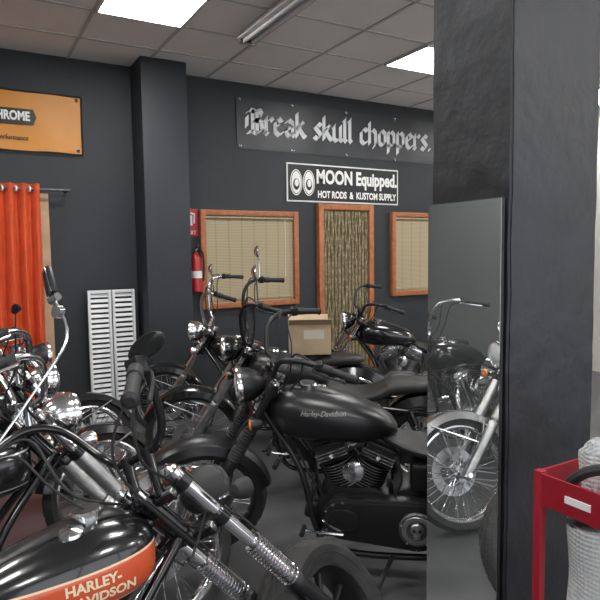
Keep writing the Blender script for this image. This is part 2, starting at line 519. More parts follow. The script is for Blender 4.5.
    tube(g, [(.62, .13, .17), (.66, .2, .11), (.70, .265, kz + .012)], .011, 'satin', 8)
    box(g, (.70, .275, kz + .006), (.07, .035, .01), 'satin', None, .003)
    g.finish('frame', root)
    # engine
    g = Geo()
    ext(g, [(.60, .27), (.66, .22), (.96, .22), (1.0, .30), (.98, .42), (.90, .49), (.70, .49), (.62, .44)], -.10, .10, enginem, .02)
    ext(g, [(.36, .26), (.60, .25), (.62, .48), (.52, .50), (.38, .46)], -.10, .10, enginem, .02)
    cr = Vector((.80, 0, .37))
    for s in (-1, 1):
        d = Vector((sin(radians(22.5)) * s, 0, cos(radians(22.5)))); p = Vector((d.z, 0, -d.x))
        pr = [(.09, .06)]
        for k in range(10):
            h = .105 + k * .0145
            pr += [(h, .06), (h, .088), (h + .005, .088), (h + .005, .06)]
        lathe(g, pr, cr, d, enginem, 26)
        for k in range(10):
            h = .105 + k * .0145
            lathe(g, [(h + .0005, .0885), (h + .0045, .0885)], cr, d, 'alu', 26)
        R3 = Matrix(((p.x, 0, d.x), (0, 1, 0), (p.z, 0, d.z)))
        for k in range(4):
            box(g, cr + d * (.262 + k * .016), (.155, .18, .006), 'alu' if k else enginem, R3, .0)
        box(g, cr + d * .285, (.12, .14, .07), enginem, R3, .01)
        box(g, cr + d * .335, (.15, .165, .035), coverm, R3, .014)
        box(g, cr + d * .362, (.13, .14, .025), coverm, R3, .01)
        for a in (-.055, .055):
            for b in (-.06, .06):
                lathe(g, [(0, .008), (.008, .008), (.009, 0)], cr + d * .352 + p * a + Vector((0, b, 0)), d, 'chrome', 8)
        # spark plug lead
        tube(g, spl([cr + d * .29 + Vector((0, .08, 0)), cr + d * .29 + Vector((0, .13, .0)), (.8, .12, .70), (.72, .06, .72)], 5), .004, 'matte', 6)
        tube(g, [cr + d * .29 + Vector((0, .07, 0)), cr + d * .29 + Vector((0, .105, 0))], .009, 'white', 8)
        for o in (-.022, .022):
            tube(g, [Vector((.80 + s * .06 + o, -.115, .44)), cr + d * .32 + p * o + Vector((0, -.085, 0))], .009, 'chrome', 10)
        # intake
        tube(g, [cr + d * .27 - p * s * .05, Vector((.80, -.06, .62))], .022, 'dkalu', 12)
    # cam cover on the right
    ext(g, [(.69, .30), (.75, .25), (.9, .25), (.95, .33), (.93, .42), (.84, .46), (.74, .46), (.69, .40)], -.145, -.09, coverm if covers else 'alu', .012)
    lathe(g, [(0, .055), (-.012, .055), (-.018, .045), (-.018, 0)], (.86, -.145, .35), (0, 1, 0), 'chrome', 28)
    # air cleaner
    lathe(g, [(.04, .05), (.03, .092), (-.02, .095), (-.035, .085), (-.042, .05), (-.044, 0)], (.82, -.17, .58), (0, 1, 0), 'chrome' if pipem == 'chrome' else 'satin', 32)
    tube(g, [(.80, -.05, .60), (.82, -.15, .59)], .03, 'dkalu', 12)
    # oil tank / battery
    box(g, (.45, 0, .56), (.18, .26, .15), coverm, None, .03, 3)
    # oil filter and voltage regulator
    lathe(g, [(0, .036), (.07, .038), (.08, .03), (.08, 0)], (.98, 0, .30), (1, 0, .1), coverm, 20)
    box(g, (1.03, 0, .42), (.03, .12, .12), 'dkalu', None, .006)
    g.finish('engine', root)
    # primary cover on the left with derby cover
    g = Geo()
    ext(g, stadium((.51, .345), .125, (.85, .36), .105), .10, .175, coverm, .014)
    ext(g, stadium((.51, .345), .115, (.85, .36), .095), .17, .187, coverm, .006)
    lathe(g, [(0, .083), (.012, .083), (.018, .078), (.02, .06), (.021, .058), (.022, 0)], (.51, .186, .345), (0, 1, 0), 'dkalu', 36)
    lathe(g, [(.02, .070), (.0245, .068), (.0245, .050), (.02, .048)], (.51, .186, .345), (0, 1, 0), 'alu', 36)
    for k in range(5):
        a = 2 * pi * k / 5 + .3
        lathe(g, [(0, .006), (.005, .006), (.006, 0)], (.51 + .076 * cos(a), .204, .345 + .076 * sin(a)), (0, 1, 0), 'chrome', 8)
    # skull style relief in derby
    lathe(g, [(.022, .032), (.03, .026), (.033, 0)], (.51, .186, .352), (0, 1, 0), 'alu', 20)
    box(g, (.51, .212, .318), (.032, .012, .022), 'alu', None, .004)
    for s in (-1, 1): lathe(g, [(.03, .008), (.037, .008), (.037, 0)], (.51 + s * .013, .186, .352), (0, 1, 0), 'matte', 10)
    ext(g, stadium((.83, .365), .055, (.87, .365), .055), .186, .196, coverm, .004)
    for k in range(12):
        a = 2 * pi * k / 12
        cx = .51 if cos(a) < 0 else .85; rr = .112 if cos(a) < 0 else .093
        lathe(g, [(0, .007), (.006, .007), (.007, 0)], (cx + rr * cos(a), .184, (.345 if cx < .6 else .36) + rr * sin(a)), (0, 1, 0), 'chrome', 8)
    # horn
    lathe(g, [(-.03, .02), (-.01, .04), (.015, .052), (.02, .05), (.026, .03), (.03, 0)], (.80, .15, .60), (0, 1, 0), 'chrome', 26)
    tube(g, [(.80, .03, .66), (.80, .13, .64)], .01, 'satin', 8)
    # belt & pulley
    ext(g, stadium((.0, Rr), .1, (.48, .34), .055), .098, .115, 'matte', .003)
    g.finish('primary_cover', root)
    # exhaust
    g = Geo()
    fp = spl([(.93, -.05, .60), (1.0, -.1, .585), (1.035, -.15, .50), (1.02, -.175, .36), (.93, -.19, .25), (.75, -.195, .2), (.45, -.195, .19)], 7)
    tube(g, fp, .021, pipem, 14)
    rp = spl([(.67, -.06, .585), (.63, -.13, .56), (.62, -.18, .46), (.60, -.195, .34), (.5, -.195, .29), (.4, -.195, .285)], 7)
    tube(g, rp, .021, pipem, 14)
    tube(g, [(.47, -.195, .19), (.43, -.195, .19), (.40, -.195, .19), (-.17, -.2, .215), (-.22, -.2, .217)], [.022, .03, .042, .044, .036], pipem, 20)
    tube(g, [(.42, -.195, .285), (.38, -.195, .287), (.35, -.195, .288), (-.10, -.2, .31), (-.15, -.2, .312)], [.022, .03, .042, .044, .036], pipem, 20)
    g.finish('exhaust', root)
    # tank
    g = Geo()
    loft(g, tank, tankm, 32, 2.5, 34)
    tcx = .98
    zt = interp(tank, tcx)[1]
    lathe(g, [(-.015, .034), (.006, .036), (.016, .03), (.019, 0)], (tcx, -.05, zt - .012), (0, -.25, 1), 'chrome', 24)
    if tank is not SLIM:
        loft(g, [(.74, .86, .872, .02), (.82, .885, .905, .035), (.95, .925, .948, .042), (1.08, .94, .962, .036), (1.13, .935, .95, .02)], 'satin', 16, 2.5, 14)
        lathe(g, [(-.02, .042), (.008, .045), (.014, .04), (.014, 0)], (1.03, 0, .962), (-.1, 0, 1), 'chrome', 26)
        lathe(g, [(.0145, .037), (.016, 0)], (1.03, 0, .962), (-.1, 0, 1), 'matte', 26)
    g.finish('fuel_tank', root)
    if decal:
        for (txt, size, dx, dz, rot, sh, mm, off) in decal:
            v, f = text2d(txt, size, sh, off)
            g = Geo()
            for s in (-1, 1):
                vs = []
                for (a, b) in v:
                    a, b = a * cos(rot) - b * sin(rot), a * sin(rot) * (-s) + b * cos(rot)
                    X = dx - s * a; Z = dz + b
                    vs.append((X, s * (surf_y(tank, X, Z) + .0018), Z))
                g.add(vs, f, mm)
            g.finish('tank_lettering', root)
    # seat + rear fender
    g = Geo()
    loft(g, [(.70, .73, .75, .03), (.66, .70, .755, .075), (.55, .665, .715, .12), (.42, .65, .705, .15), (.32, .655, .74, .15), (.26, .675, .775, .125), (.1, .70, .785, .11), (-.04, .715, .78, .085), (-.09, .73, .755, .03)], 'leather', 24, 2.8, 34)
    tube(g, spl([(.27, -.12, .77), (.275, -.06, .785), (.275, 0, .787), (.275, .06, .785), (.27, .12, .77)], 4), .004, 'matte', 6)
    g.finish('seat', root)
    g = Geo()
    fender(g, (0, 0, Rr), Rr + .045, wr + .05, radians(48), radians(196), fenderm, .018, .05)
    for s in (-1, 1):
        tube(g, spl([(.2, s * .115, .60), (0, s * .12, .62), (-.2, s * .115, .56)], 5), .012, 'chrome' if pipem == 'chrome' else framem, 8)
        if signals:
            tube(g, [(-.16, s * .11, .58), (-.16, s * .18, .58)], .006, 'chrome', 8)
            lathe(g, [(.04, 0), (.035, .018), (.01, .03), (-.018, .033)], (-.16, s * .205, .58), (1, 0, 0), 'chrome', 18)
            lathe(g, [(-.018, .031), (-.026, .024), (-.03, 0)], (-.16, s * .205, .58), (1, 0, 0), 'red', 18)
    if taillight:
        lathe(g, [(.03, .03), (0, .045), (-.03, .045), (-.04, .03), (-.045, 0)], (-.33, 0, .51), (1, 0, -.4), 'red', 20)
        box(g, (-.40, 0, .40), (.006, .2, .12), 'white', Matrix.Rotation(radians(15), 3, 'Y'), .002)
    if sissy:
        tube(g, spl([(-.02, -.11, .6), (-.08, -.11, .85), (-.12, -.1, 1.02), (-.13, 0, 1.08), (-.12, .1, 1.02), (-.08, .11, .85), (-.02, .11, .6)], 6), .008, 'chrome', 8)
    g.finish('rear_fender', root)
    return root

BARS_A = [(0, .05, .10), (0, .09, .11), (-.01, .14, .16), (-.07, .20, .27), (-.15, .26, .30), (-.24, .33, .25), (-.33, .38, .17)]
BARS_APE = [(0, .06, .06), (0, .11, .06), (.03, .16, .10), (.04, .21, .28), (0, .25, .37), (-.08, .30, .385), (-.2, .36, .36)]
BARS_C = [(0, .06, .06), (0, .11, .06), (.02, .15, .09), (0, .22, .19), (-.06, .28, .22), (-.14, .33, .215), (-.26, .39, .18)]
BARS_LOW = [(0, .05, .06), (0, .12, .06), (-.01, .2, .08), (-.05, .28, .1), (-.11, .34, .095), (-.2, .40, .08)]

# foreground bike with the orange-banded tank
bike(-.70, 1.44, 2, steer=.68, rake=42, Rf=.335, wf=.165, tankm='tankA', boot='spring', bars=BARS_A, barm='gloss', lampm='matte', lampR=.08,
     forkm='chrome', lowerm='satin', ffender=False, mirrors=[(1, .22, -.20, .46, 'rect'), (-1, .05, .0, .03, 'black')], lamp_up=-.10, lamp_fw=.13, sc=.93,
     frim='satin', fstyle='cast',
     decal=[('HARLEY-', .036, 1.01, .828, .05, 0, 'cream', .0012), ('DAVIDSON', .036, 1.03, .792, .05, 0, 'cream', .0012)])
# second bike, chrome
bike(-.95, 2.18, 5, steer=.25, rake=38, tankm='tankB', bars=BARS_C, barm='chrome', lampm='chrome', lowerm='alu', lampR=.085, boot='cover',
     mirrors=[], enginem='alu', coverm='chrome', covers=False, fenderm='gloss', ffm='chrome',
     decal=[('HARLEY', .06, .95, .835, .03, 0, 'white', .002)])
# centre bike, all black
bike(2.23, 1.80, 140.2, steer=.38, rake=30, tank=FAT, tankm='denim', fenderm='denim', boot='boot', bars=BARS_C, barm='satin', lampm='satin', lampR=.09,
     forkm='satin', lowerm='satin', pipem='satin', rimm='satin', coverm='satin', enginem='satin', framem='satin', sc=.97,
     decal=[('Harley-Davidson', .031, .94, .87, .0, .35, 'silverp', .0008)])
# second row
bike(2.58, 2.84, 140.5, steer=.25, rake=33, Rf=.34, wf=.09, tankm='satin', bars=BARS_APE, barm='satin', boot='cover', lampm='gloss', framem='gloss',
     fenderm='gloss', coverm='satin', pipem='satin', mirrors=[(1, 0, .03, .2, 'round'), (-1, 0, .03, .18, 'round')])
eb = bike(2.72, 3.86, 141, steer=.2, rake=32, tank=SLIM, tankm='gloss', bars=BARS_APE, barm='chrome', lampm='chrome', mirrors=[(1, 0, .02, .18, 'round')])
bike(4.19, 3.84, 142, steer=.3, tankm='gloss', bars=BARS_C, barm='satin', lampm='gloss', coverm='chrome')
# left row, further away
bike(-.92, 3.02, 4, steer=.25, tankm='gloss', bars=BARS_C, barm='chrome', lampm='chrome', lowerm='alu', mirrors=[(1, 0, .05, .16, 'round')], enginem='alu', coverm='chrome')
bike(-.85, 3.85, 3, steer=.2, tank=SLIM, tankm='redpaint', bars=BARS_LOW, barm='chrome', lampm='satin', mirrors=[(-1, 0, .05, .14, 'black')])

# ------------------------------------------------------------------ room
WY = 5.67; CH = 3.30; XL, XR, YF = -1.9, 7.0, -2.2
M['wall'] = mat('charcoal_wall_paint', (.023, .026, .031), .6, bump=.12, bscale=14, var=.08, vscale=2)
M['pillar'] = mat('rough_pillar_paint', (.019, .0205, .024), .46, bump=.38, bscale=11, var=.3, vscale=7, rvar=.1)
M['wall2'] = mat('light_wall_paint', (.55, .54, .50), .7, var=.08, vscale=2)
M['wall3'] = mat('grey_wall_paint', (.12, .13, .13), .7, var=.08, vscale=2)
M['floor'] = mat('floor_concrete', (.070, .070, .073), .34, var=.3, vscale=3.5, rvar=.12, bump=.04, bscale=30)
M['tile'] = mat('ceiling_tile', (.80, .775, .74), .9, var=.03, vscale=1.2, bump=.15, bscale=120)
M['tbar'] = mat('ceiling_tbar', (.46, .45, .43), .5)
M['panel'] = mat('lit_panel', (1, 1, 1), .5, emit=(1, .99, .965), estr=30)
M['wood'] = mat('orange_wood', (.34, .115, .042), .42, var=.25, vscale=18)
M['metalw'] = mat('white_metal', (.66, .67, .68), .4)
M['card'] = mat('cardboard', (.38, .28, .18), .8, var=.12, vscale=8)
M['cardl'] = mat('box_label', (.5, .45, .38), .6)
M['blackv'] = mat('black_vinyl', (.008, .008, .010), .4)
M['greyv'] = mat('grey_vinyl_banner', (.030, .032, .037), .42, var=.3, vscale=1.6)
M['bannertxt'] = mat('banner_lettering', (.66, .67, .68), .5)
M['orangev'] = mat('mustard_vinyl_banner', (.55, .22, .028), .45, var=.1, vscale=3)
M['curtain'] = mat('orange_curtain_cloth', (.60, .085, .025), .7, var=.1, vscale=9)
M['toolred'] = mat('red_enamel', (.30, .010, .022), .35, coat=.3)
M['extred'] = mat('extinguisher_red', (.42, .015, .02), .3, coat=.3)
M['signred'] = mat('sign_red', (.48, .03, .04), .5)

def slab(name, lo, hi, m, bev=0):
    g = Geo()
    c = [(a + b) / 2 for a, b in zip(lo, hi)]; s = [b - a for a, b in zip(lo, hi)]
    box(g, c, s, m, None, bev); return g.finish(name)
slab('floor', (XL - .1, YF - .1, -.1), (XR + .1, WY + .1, 0), 'floor')
slab('ceiling', (XL - .1, YF - .1, CH), (XR + .1, WY + .1, CH + .1), 'tile')
slab('wall_back', (XL - .1, WY, 0), (XR + .1, WY + .12, CH), 'wall')
slab('wall_left', (XL - .12, YF, 0), (XL, WY, CH), 'wall3')
slab('wall_right', (XR, YF, 0), (XR + .12, WY, CH), 'wall2')
# unseen front: parapet, posts, lintel; opening added so world light reaches the ceiling
g = Geo()
box(g, ((XL + XR) / 2, YF - .06, .15), (XR - XL, .12, .3), 'wall')
box(g, ((XL + XR) / 2, YF - .06, CH - .15), (XR - XL, .12, .3), 'wall')
for X in (XL + .1, .4, 2.6, 4.8, XR - .1): box(g, (X, YF - .06, CH / 2), (.1, .11, CH - .6), 'wall')
g.finish('wall_front')
g = Geo()
GX = .6475
k = -6
while 1.26 - GX / 2 + k * GX < XR:
    X = 1.26 - GX / 2 + k * GX
    if X > XL: box(g, (X, (YF + WY) / 2, CH - .003), (.024, WY - YF, .008), 'tbar')
    k += 1
y0 = 4.2 - .3; k = -12
while y0 + k * .6 < WY:
    Y = y0 + k * .6
    if Y > YF: box(g, ((XL + XR) / 2, Y, CH - .003), (XR - XL, .024, .0075), 'tbar')
    k += 1
g.finish('trim_1')

# ceiling light panels; those out of view are added to light the room
for X in (1.26 - 4 * GX, 1.26, 1.26 + 4 * GX, 1.26 + 8 * GX):
    for Y in (4.2, 1.8, -.6):
        g = Geo()
        box(g, (X, Y, CH - .012), (.60, .56, .012), 'panel')
        for s in (-1, 1):
            box(g, (X + s * .31, Y, CH - .011), (.02, .594, .02), 'metalw')
            box(g, (X, Y + s * .287, CH - .011), (.64, .02, .02), 'metalw')
        g.finish('ceiling_light_panel')
# fluorescent batten
g = Geo()
box(g, (2.07, 3.78, CH - .03), (.10, 1.22, .05), 'metalw', None, .008)
box(g, (2.07, 3.78, CH - .062), (.16, 1.2, .014), 'metalw', None, .004)
for s in (-1, 1):
    tube(g, [(2.07 + s * .035, 3.22, CH - .085), (2.07 + s * .035, 4.34, CH - .085)], .014, 'metalw', 12)
    for yy in (3.2, 4.36): box(g, (2.07, yy, CH - .08), (.14, .03, .05), 'metalw', None, .006)
g.finish('fluorescent_lamp')

def rough_column(name, x0, x1, y0, y1, m, amp):
    bm = bmesh.new()
    bmesh.ops.create_cube(bm, size=1)
    bmesh.ops.bevel(bm, geom=[e for e in bm.edges if abs(e.verts[0].co.z - e.verts[1].co.z) > .5], offset=.02, segments=3, affect='EDGES')
    for v in bm.verts:
        v.co = Vector(((x0 + x1) / 2 + v.co.x * (x1 - x0), (y0 + y1) / 2 + v.co.y * (y1 - y0), (v.co.z + .5) * CH))
    bmesh.ops.subdivide_edges(bm, edges=[e for e in bm.edges if abs(e.verts[0].co.z - e.verts[1].co.z) > .5], cuts=90, use_grid_fill=True)
    me = D.meshes.new(name)
    cx, cy = (x0 + x1) / 2, (y0 + y1) / 2
    for v in bm.verts:
        n = noise.noise(v.co * 5) + .5 * noise.noise(v.co * 14)
        v.co.x += n * amp * (1 if v.co.x > cx else -1); v.co.y += noise.noise(v.co * 6 + Vector((9, 0, 0))) * amp * .6
    bm.to_mesh(me); bm.free(); me.materials.append(M[m]); me.shade_smooth(); me.set_sharp_from_angle(angle=radians(50))
    ob = D.objects.new(name, me); COL.objects.link(ob); return ob
rough_column('pillar', 1.560, 2.02, 1.332, 1.70, 'pillar', .004)
slab('column', (1.48, 5.31, 0), (1.90, WY, CH), 'wall', .008)

# leaning dressing mirror on the pillar
m, nt, b = nt_new('dusty_mirror')
b.inputs['Metallic'].default_value = 1; b.inputs['Base Color'].default_value = (.88, .90, .90, 1); b.inputs['Roughness'].default_value = .008
dif = nt.nodes.new('ShaderNodeBsdfDiffuse'); dif.inputs['Color'].default_value = (.5, .52, .52, 1)
mx = nt.nodes.new('ShaderNodeMixShader'); mx.inputs[0].default_value = .07
nt.links.new(b.outputs[0], mx.inputs[1]); nt.links.new(dif.outputs[0], mx.inputs[2])
nt.links.new(mx.outputs[0], nt.nodes['Material Output'].inputs['Surface'])
M['bigmirror'] = m
g = Geo()
box(g, (1.547, 1.522, .875), (.010, .352, 1.70), 'matte', None, .002)
box(g, (1.541, 1.522, .875), (.004, .346, 1.694), 'bigmirror')
g.finish('wall_mirror')

# windows
def blind_mat(name, c1, c2, sc, st=.8):
    m, nt, b = nt_new(name)
    b.inputs['Roughness'].default_value = .7
    tc = nt.nodes.new('ShaderNodeTexCoord')
    w = nt.nodes.new('ShaderNodeTexWave'); w.bands_direction = 'Z'; w.inputs['Scale'].default_value = sc
    w.inputs['Distortion'].default_value = 1.2; w.inputs['Detail'].default_value = 3
    w2 = nt.nodes.new('ShaderNodeTexWave'); w2.bands_direction = 'X'; w2.inputs['Scale'].default_value = 2.2
    w2.inputs['Distortion'].default_value = .3
    nt.links.new(tc.outputs['Object'], w.inputs['Vector']); nt.links.new(tc.outputs['Object'], w2.inputs['Vector'])
    r = nt.nodes.new('ShaderNodeValToRGB'); r.color_ramp.elements[0].color = (*c1, 1); r.color_ramp.elements[1].color = (*c2, 1)
    nt.links.new(w.outputs['Fac'], r.inputs['Fac'])
    r2 = nt.nodes.new('ShaderNodeValToRGB'); r2.color_ramp.elements[0].position = 0; r2.color_ramp.elements[1].position = .05
    r2.color_ramp.elements[0].color = (st, st * .97, st * .9, 1); r2.color_ramp.elements[1].color = (1, 1, 1, 1)
    nt.links.new(w2.outputs['Fac'], r2.inputs['Fac'])
    mx = nt.nodes.new('ShaderNodeMix'); mx.data_type = 'RGBA'; mx.blend_type = 'MULTIPLY'; mx.inputs[0].default_value = 1
    nt.links.new(r.outputs['Color'], mx.inputs[6]); nt.links.new(r2.outputs['Color'], mx.inputs[7])
    nt.links.new(mx.outputs[2], b.inputs['Base Color'])
    return m
M['blind'] = blind_mat('bamboo_blind', (.27, .215, .13), (.42, .355, .23), 20)
M['reed'] = blind_mat('reed_backing', (.10, .085, .045), (.17, .135, .075), 14)

def frame_rect(g, x0, x1, z0, z1, w, d, m, bottom=True):
    y = WY - d / 2
    box(g, (x0 + w / 2, y, (z0 + z1) / 2), (w, d, z1 - z0), m, None, .005)
    box(g, (x1 - w / 2, y, (z0 + z1) / 2), (w, d, z1 - z0), m, None, .005)
    box(g, ((x0 + x1) / 2, y, z1 - w / 2), (x1 - x0 - 2 * w, d * .98, w), m, None, .005)
    if bottom: box(g, ((x0 + x1) / 2, y, z0 + w / 2), (x1 - x0 - 2 * w, d * .98, w), m, None, .005)
def window(name, x0, x1, z0, z1):
    g = Geo()
    frame_rect(g, x0, x1, z0, z1, .055, .06, 'wood')
    box(g, ((x0 + x1) / 2, WY - .012, (z0 + z1) / 2), (x1 - x0 - .10, .02, z1 - z0 - .10), 'blind')
    # roll and hem of the blind
    tube(g, [(x0 + .06, WY - .035, z1 - .075), (x1 - .06, WY - .035, z1 - .075)], .014, 'blind', 10)
    box(g, ((x0 + x1) / 2, WY - .028, z0 + .09), (x1 - x0 - .12, .012, .02), 'blind')
    tube(g, [(x1 - .16, WY - .04, z1 - .09), (x1 - .16, WY - .04, z0 + .3)], .003, 'white', 5)
    g.finish(name)
window('window_1', 2.114, 3.236, 1.0, 2.0)
window('window_2', 4.531, 5.66, 1.02, 2.03)
# door with reed strands
g = Geo()
frame_rect(g, 3.491, 4.248, 0, 2.10, .065, .07, 'wood', False)
box(g, (3.87, WY - .01, 1.02), (.64, .018, 2.04), 'reed')
M['bead'] = mat('bead_strand', (.36, .29, .165), .6, var=.5, vscale=30)
M['bead2'] = mat('bead_strand_dark', (.10, .08, .04), .6, var=.5, vscale=30)
n = 40
for i in range(n):
    X = 3.565 + (4.175 - 3.565) * i / (n - 1)
    pts = []; rr = []
    ph = random.random() * 6
    for j in range(44):
        zz = 2.03 - j * .046
        pts.append((X + .004 * sin(j * .7 + ph), WY - .045 + .006 * cos(j + ph), zz)); rr.append(.0062 if j % 2 else .0035)
    tube(g, pts, rr, 'bead' if i % 3 else 'bead2', 5)
g.finish('door_1')

# black-letter banner: broad-nib strokes
GL = {
 'B': (.86, [[(.12, 1.3), (.12, .12)], [(-.18, 1.15), (-.05, 1.33), (.25, 1.22), (.5, 1.36), (.62, 1.15), (.5, .85), (.2, .74)], [(.2, .74), (.6, .68), (.66, .25), (.35, 0), (.12, .12), (-.15, .02)], [(-.2, .9), (-.22, .35)], [(.36, 1.2), (.36, .1)]]),
 'r': (.52, [[(0, .9), (0, .1)], [(-.08, .8), (.04, .98)], [(-.07, .12), (.08, .02)], [(.1, .78), (.28, .96), (.38, .82)]]),
 'e': (.6, [[(0, .8), (0, .2), (.2, .02), (.42, .18)], [(0, .8), (.22, .98), (.4, .75), (.05, .5)]]),
 'a': (.68, [[(.03, .82), (.22, .98), (.42, .8), (.42, .15), (.53, .05)], [(.42, .58), (.05, .42), (.05, .15), (.2, .02), (.42, .2)]]),
 'k': (.64, [[(0, 1.4), (0, .05)], [(0, .55), (.25, .95), (.4, .78), (.08, .52)], [(.15, .5), (.38, .14), (.5, .05)]]),
 's': (.6, [[(.42, .85), (.22, .98), (.03, .76), (.42, .28), (.22, .02), (0, .15)]]),
 'u': (.7, [[(0, .9), (0, .15), (.15, .02), (.42, .2)], [(-.06, .82), (.04, .97)], [(.42, .95), (.42, .12), (.54, .04)]]),
 'l': (.34, [[(0, 1.4), (0, .14), (.1, .03)], [(-.08, 1.32), (.04, 1.45)]]),
 'c': (.58, [[(.42, .85), (.22, .98), (0, .8), (0, .2), (.2, .02), (.42, .17)]]),
 'h': (.68, [[(0, 1.4), (0, .05)], [(0, .72), (.25, .98), (.42, .8), (.42, .12), (.28, -.15)]]),
 'o': (.64, [[(0, .8), (0, .2), (.2, .02), (.42, .2), (.42, .8), (.22, .98), (0, .8)]]),
 'p': (.68, [[(0, .95), (0, -.4)], [(0, .75), (.25, .98), (.42, .8), (.42, .2), (.2, .02), (0, .15)]]),
 '.': (.3, [[(0, .08), (.04, .04)]]), ' ': (.42, []),
}
def blackletter(g, s, x0, z0, xh, y, m, width):
    tot = sum(GL[c][0] for c in s); sx = width / tot; x = x0
    nx, nz = .10 * sx, .085 * xh
    for c in s:
        adv, st = GL[c]
        for pl in st:
            for (a, b) in zip(pl[:-1], pl[1:]):
                p = [(x + q[0] * sx, z0 + q[1] * xh) for q in (a, b)]
                # convex hull of the nib (a slanted sliver) swept along the stroke
                hx, hz = nx * .15, nz * .9
                quad = lambda o: [(o[0] - nx, o[1] - nz), (o[0] - nx + hx, o[1] - nz - hz * .5), (o[0] + nx, o[1] + nz), (o[0] + nx - hx, o[1] + nz + hz * .5)]
                P = quad(p[0]) + quad(p[1])
                P = sorted(set(P))
                def half(pp):
                    o = []
                    for t in pp:
                        while len(o) > 1 and (o[-1][0] - o[-2][0]) * (t[1] - o[-2][1]) - (o[-1][1] - o[-2][1]) * (t[0] - o[-2][0]) <= 0: o.pop()
                        o.append(t)
                    return o
                hl = half(P)[:-1] + half(P[::-1])[:-1]
                g.add([(u, y, v) for u, v in hl], [list(range(len(hl)))], m)
        x += adv * sx
g = Geo()
N = 40; vs = []; fs = []
for i in range(N + 1):
    for j in range(2):
        X = 2.545 + (5.36 - 2.545) * i / N
        vs.append((X, WY - .012 + .004 * sin(i * .9) * (j), [2.635, 3.155][j] - .006 * sin(pi * i / N * 4) * j))
for i in range(N): a = i * 2; fs.append([a, a + 1, a + 3, a + 2])
g.add(vs, fs, 'greyv')
for X in (2.58, 3.2, 3.9, 4.6, 5.3):
    for Z in (2.66, 3.13): lathe(g, [(0, .006), (-.004, .012), (0, .016)], (X, WY - .016, Z), (0, 1, 0), 'chrome', 12)
box(g, (3.95, WY - .004, 2.9), (2.78, .006, .5), 'greyv')
blackletter(g, 'Break skull choppers.', 2.70, 2.80, .18, WY - .020, 'bannertxt', 2.50)
g.finish('lettered_banner')

def put_text(g, s, size, x, y, z, m, off=0, sx=1, sh=0):
    v, f = text2d(s, size, sh, off)
    g.add([(x + a * sx, y, z + b) for a, b in v], f, m)
# parts-supply sign
g = Geo()
X0, X1, Z0, Z1 = 3.12, 4.65, 2.115, 2.53
box(g, ((X0 + X1) / 2, WY - .008, (Z0 + Z1) / 2), (X1 - X0, .012, Z1 - Z0), 'white', None, .002)
box(g, ((X0 + X1) / 2, WY - .015, (Z0 + Z1) / 2), (X1 - X0 - .03, .004, Z1 - Z0 - .03), 'blackv')
for cx in (3.235, 3.395):
    for (a, b, m2, yy, ox, oz) in ((.076, .14, 'white', .0185, 0, 0), (.067, .129, 'blackv', .0195, 0, 0), (.060, .120, 'white', .0205, 0, 0), (.04, .062, 'blackv', .0215, .0, -.02), (.026, .04, 'white', .0225, .004, -.005)):
        n = 30
        g.add([(cx + ox + a * cos(2 * pi * k / n), WY - yy, (Z0 + Z1) / 2 + oz + b * sin(2 * pi * k / n)) for k in range(n)], [list(range(n))], m2)
put_text(g, 'MOON Equipped.', .205, 4.06, WY - .019, 2.39, 'white', .008, .75)
put_text(g, 'HOT RODS  &  KUSTOM SUPPLY', .105, 4.06, WY - .019, 2.20, 'white', .004, .73)
g.finish('shop_sign')
# mustard banner
g = Geo()
N = 24; vs = []; fs = []
for i in range(N + 1):
    for j in range(5):
        X = -.75 + (1.02 + .75) * i / N; Z = 2.465 + (2.955 - 2.465) * j / 4
        vs.append((X, WY - .018 + .006 * sin(i * .8 + j), Z + .004 * sin(i)))
for i in range(N):
    for j in range(4): a = i * 5 + j; fs.append([a, a + 1, a + 6, a + 5])
g.add(vs, fs, 'orangev')
box(g, (.135, WY - .006, 2.71), (1.75, .01, .47), 'orangev')
tube(g, [(-.75, WY - .03, 2.965), (1.03, WY - .03, 2.965)], .006, 'blackv', 6)
tube(g, [(-.75, WY - .03, 2.455), (1.03, WY - .03, 2.455)], .006, 'blackv', 6)
tube(g, [(1.03, WY - .03, 2.455), (1.03, WY - .03, 2.965)], .006, 'blackv', 6)
ext(g, [(-.20, 2.68), (.63, 2.68), (.655, 2.745), (.63, 2.81), (-.20, 2.81)], WY - .034, WY - .028, 'blackv', 0)
put_text(g, 'MONOCHROME', .105, .325, WY - .037, 2.745, 'white', .004, .72)
put_text(g, 'Custom & Performance', .055, .36, WY - .030, 2.565, 'blackv', .001, .85)
for X in (-.7, .99):
    for Z in (2.49, 2.93): lathe(g, [(0, .006), (-.004, .012), (0, .016)], (X, WY - .026, Z), (0, 1, 0), 'chrome', 12)
g.finish('mustard_banner')

# curtain
g = Geo()
NX, NZ = 110, 12; vs = []; fs = []
for i in range(NX + 1):
    for j in range(NZ + 1):
        t = i / NX; q = j / NZ
        X = -.5 + (.64 + .5) * t + .012 * sin(q * 3 + t * 30) * (1 - q)
        Y = WY - .13 + (.035 + .012 * (1 - q)) * sin(t * 2 * pi * 11 + .5 * sin(q * 4))
        vs.append((X, Y, .18 + 1.99 * q))
for i in range(NX):
    for j in range(NZ): a = i * (NZ + 1) + j; fs.append([a, a + 1, a + NZ + 2, a + NZ + 1])
g.add(vs, fs, 'curtain')
tube(g, [(-.7, WY - .13, 2.125), (.89, WY - .13, 2.125)], .012, 'dkalu', 12)
for X in (-.7, .87): tube(g, [(X, WY, 2.125), (X, WY - .13, 2.125)], .01, 'dkalu', 8)
for k in range(22):
    X = -.49 + k * .0525
    lathe(g, [(-.006, .016), (-.006, .026), (.006, .026), (.006, .016)], (X, WY - .13, 2.125), (1, .35, 0), 'white', 14, closed=True)
g.finish('curtain')
g = Geo()
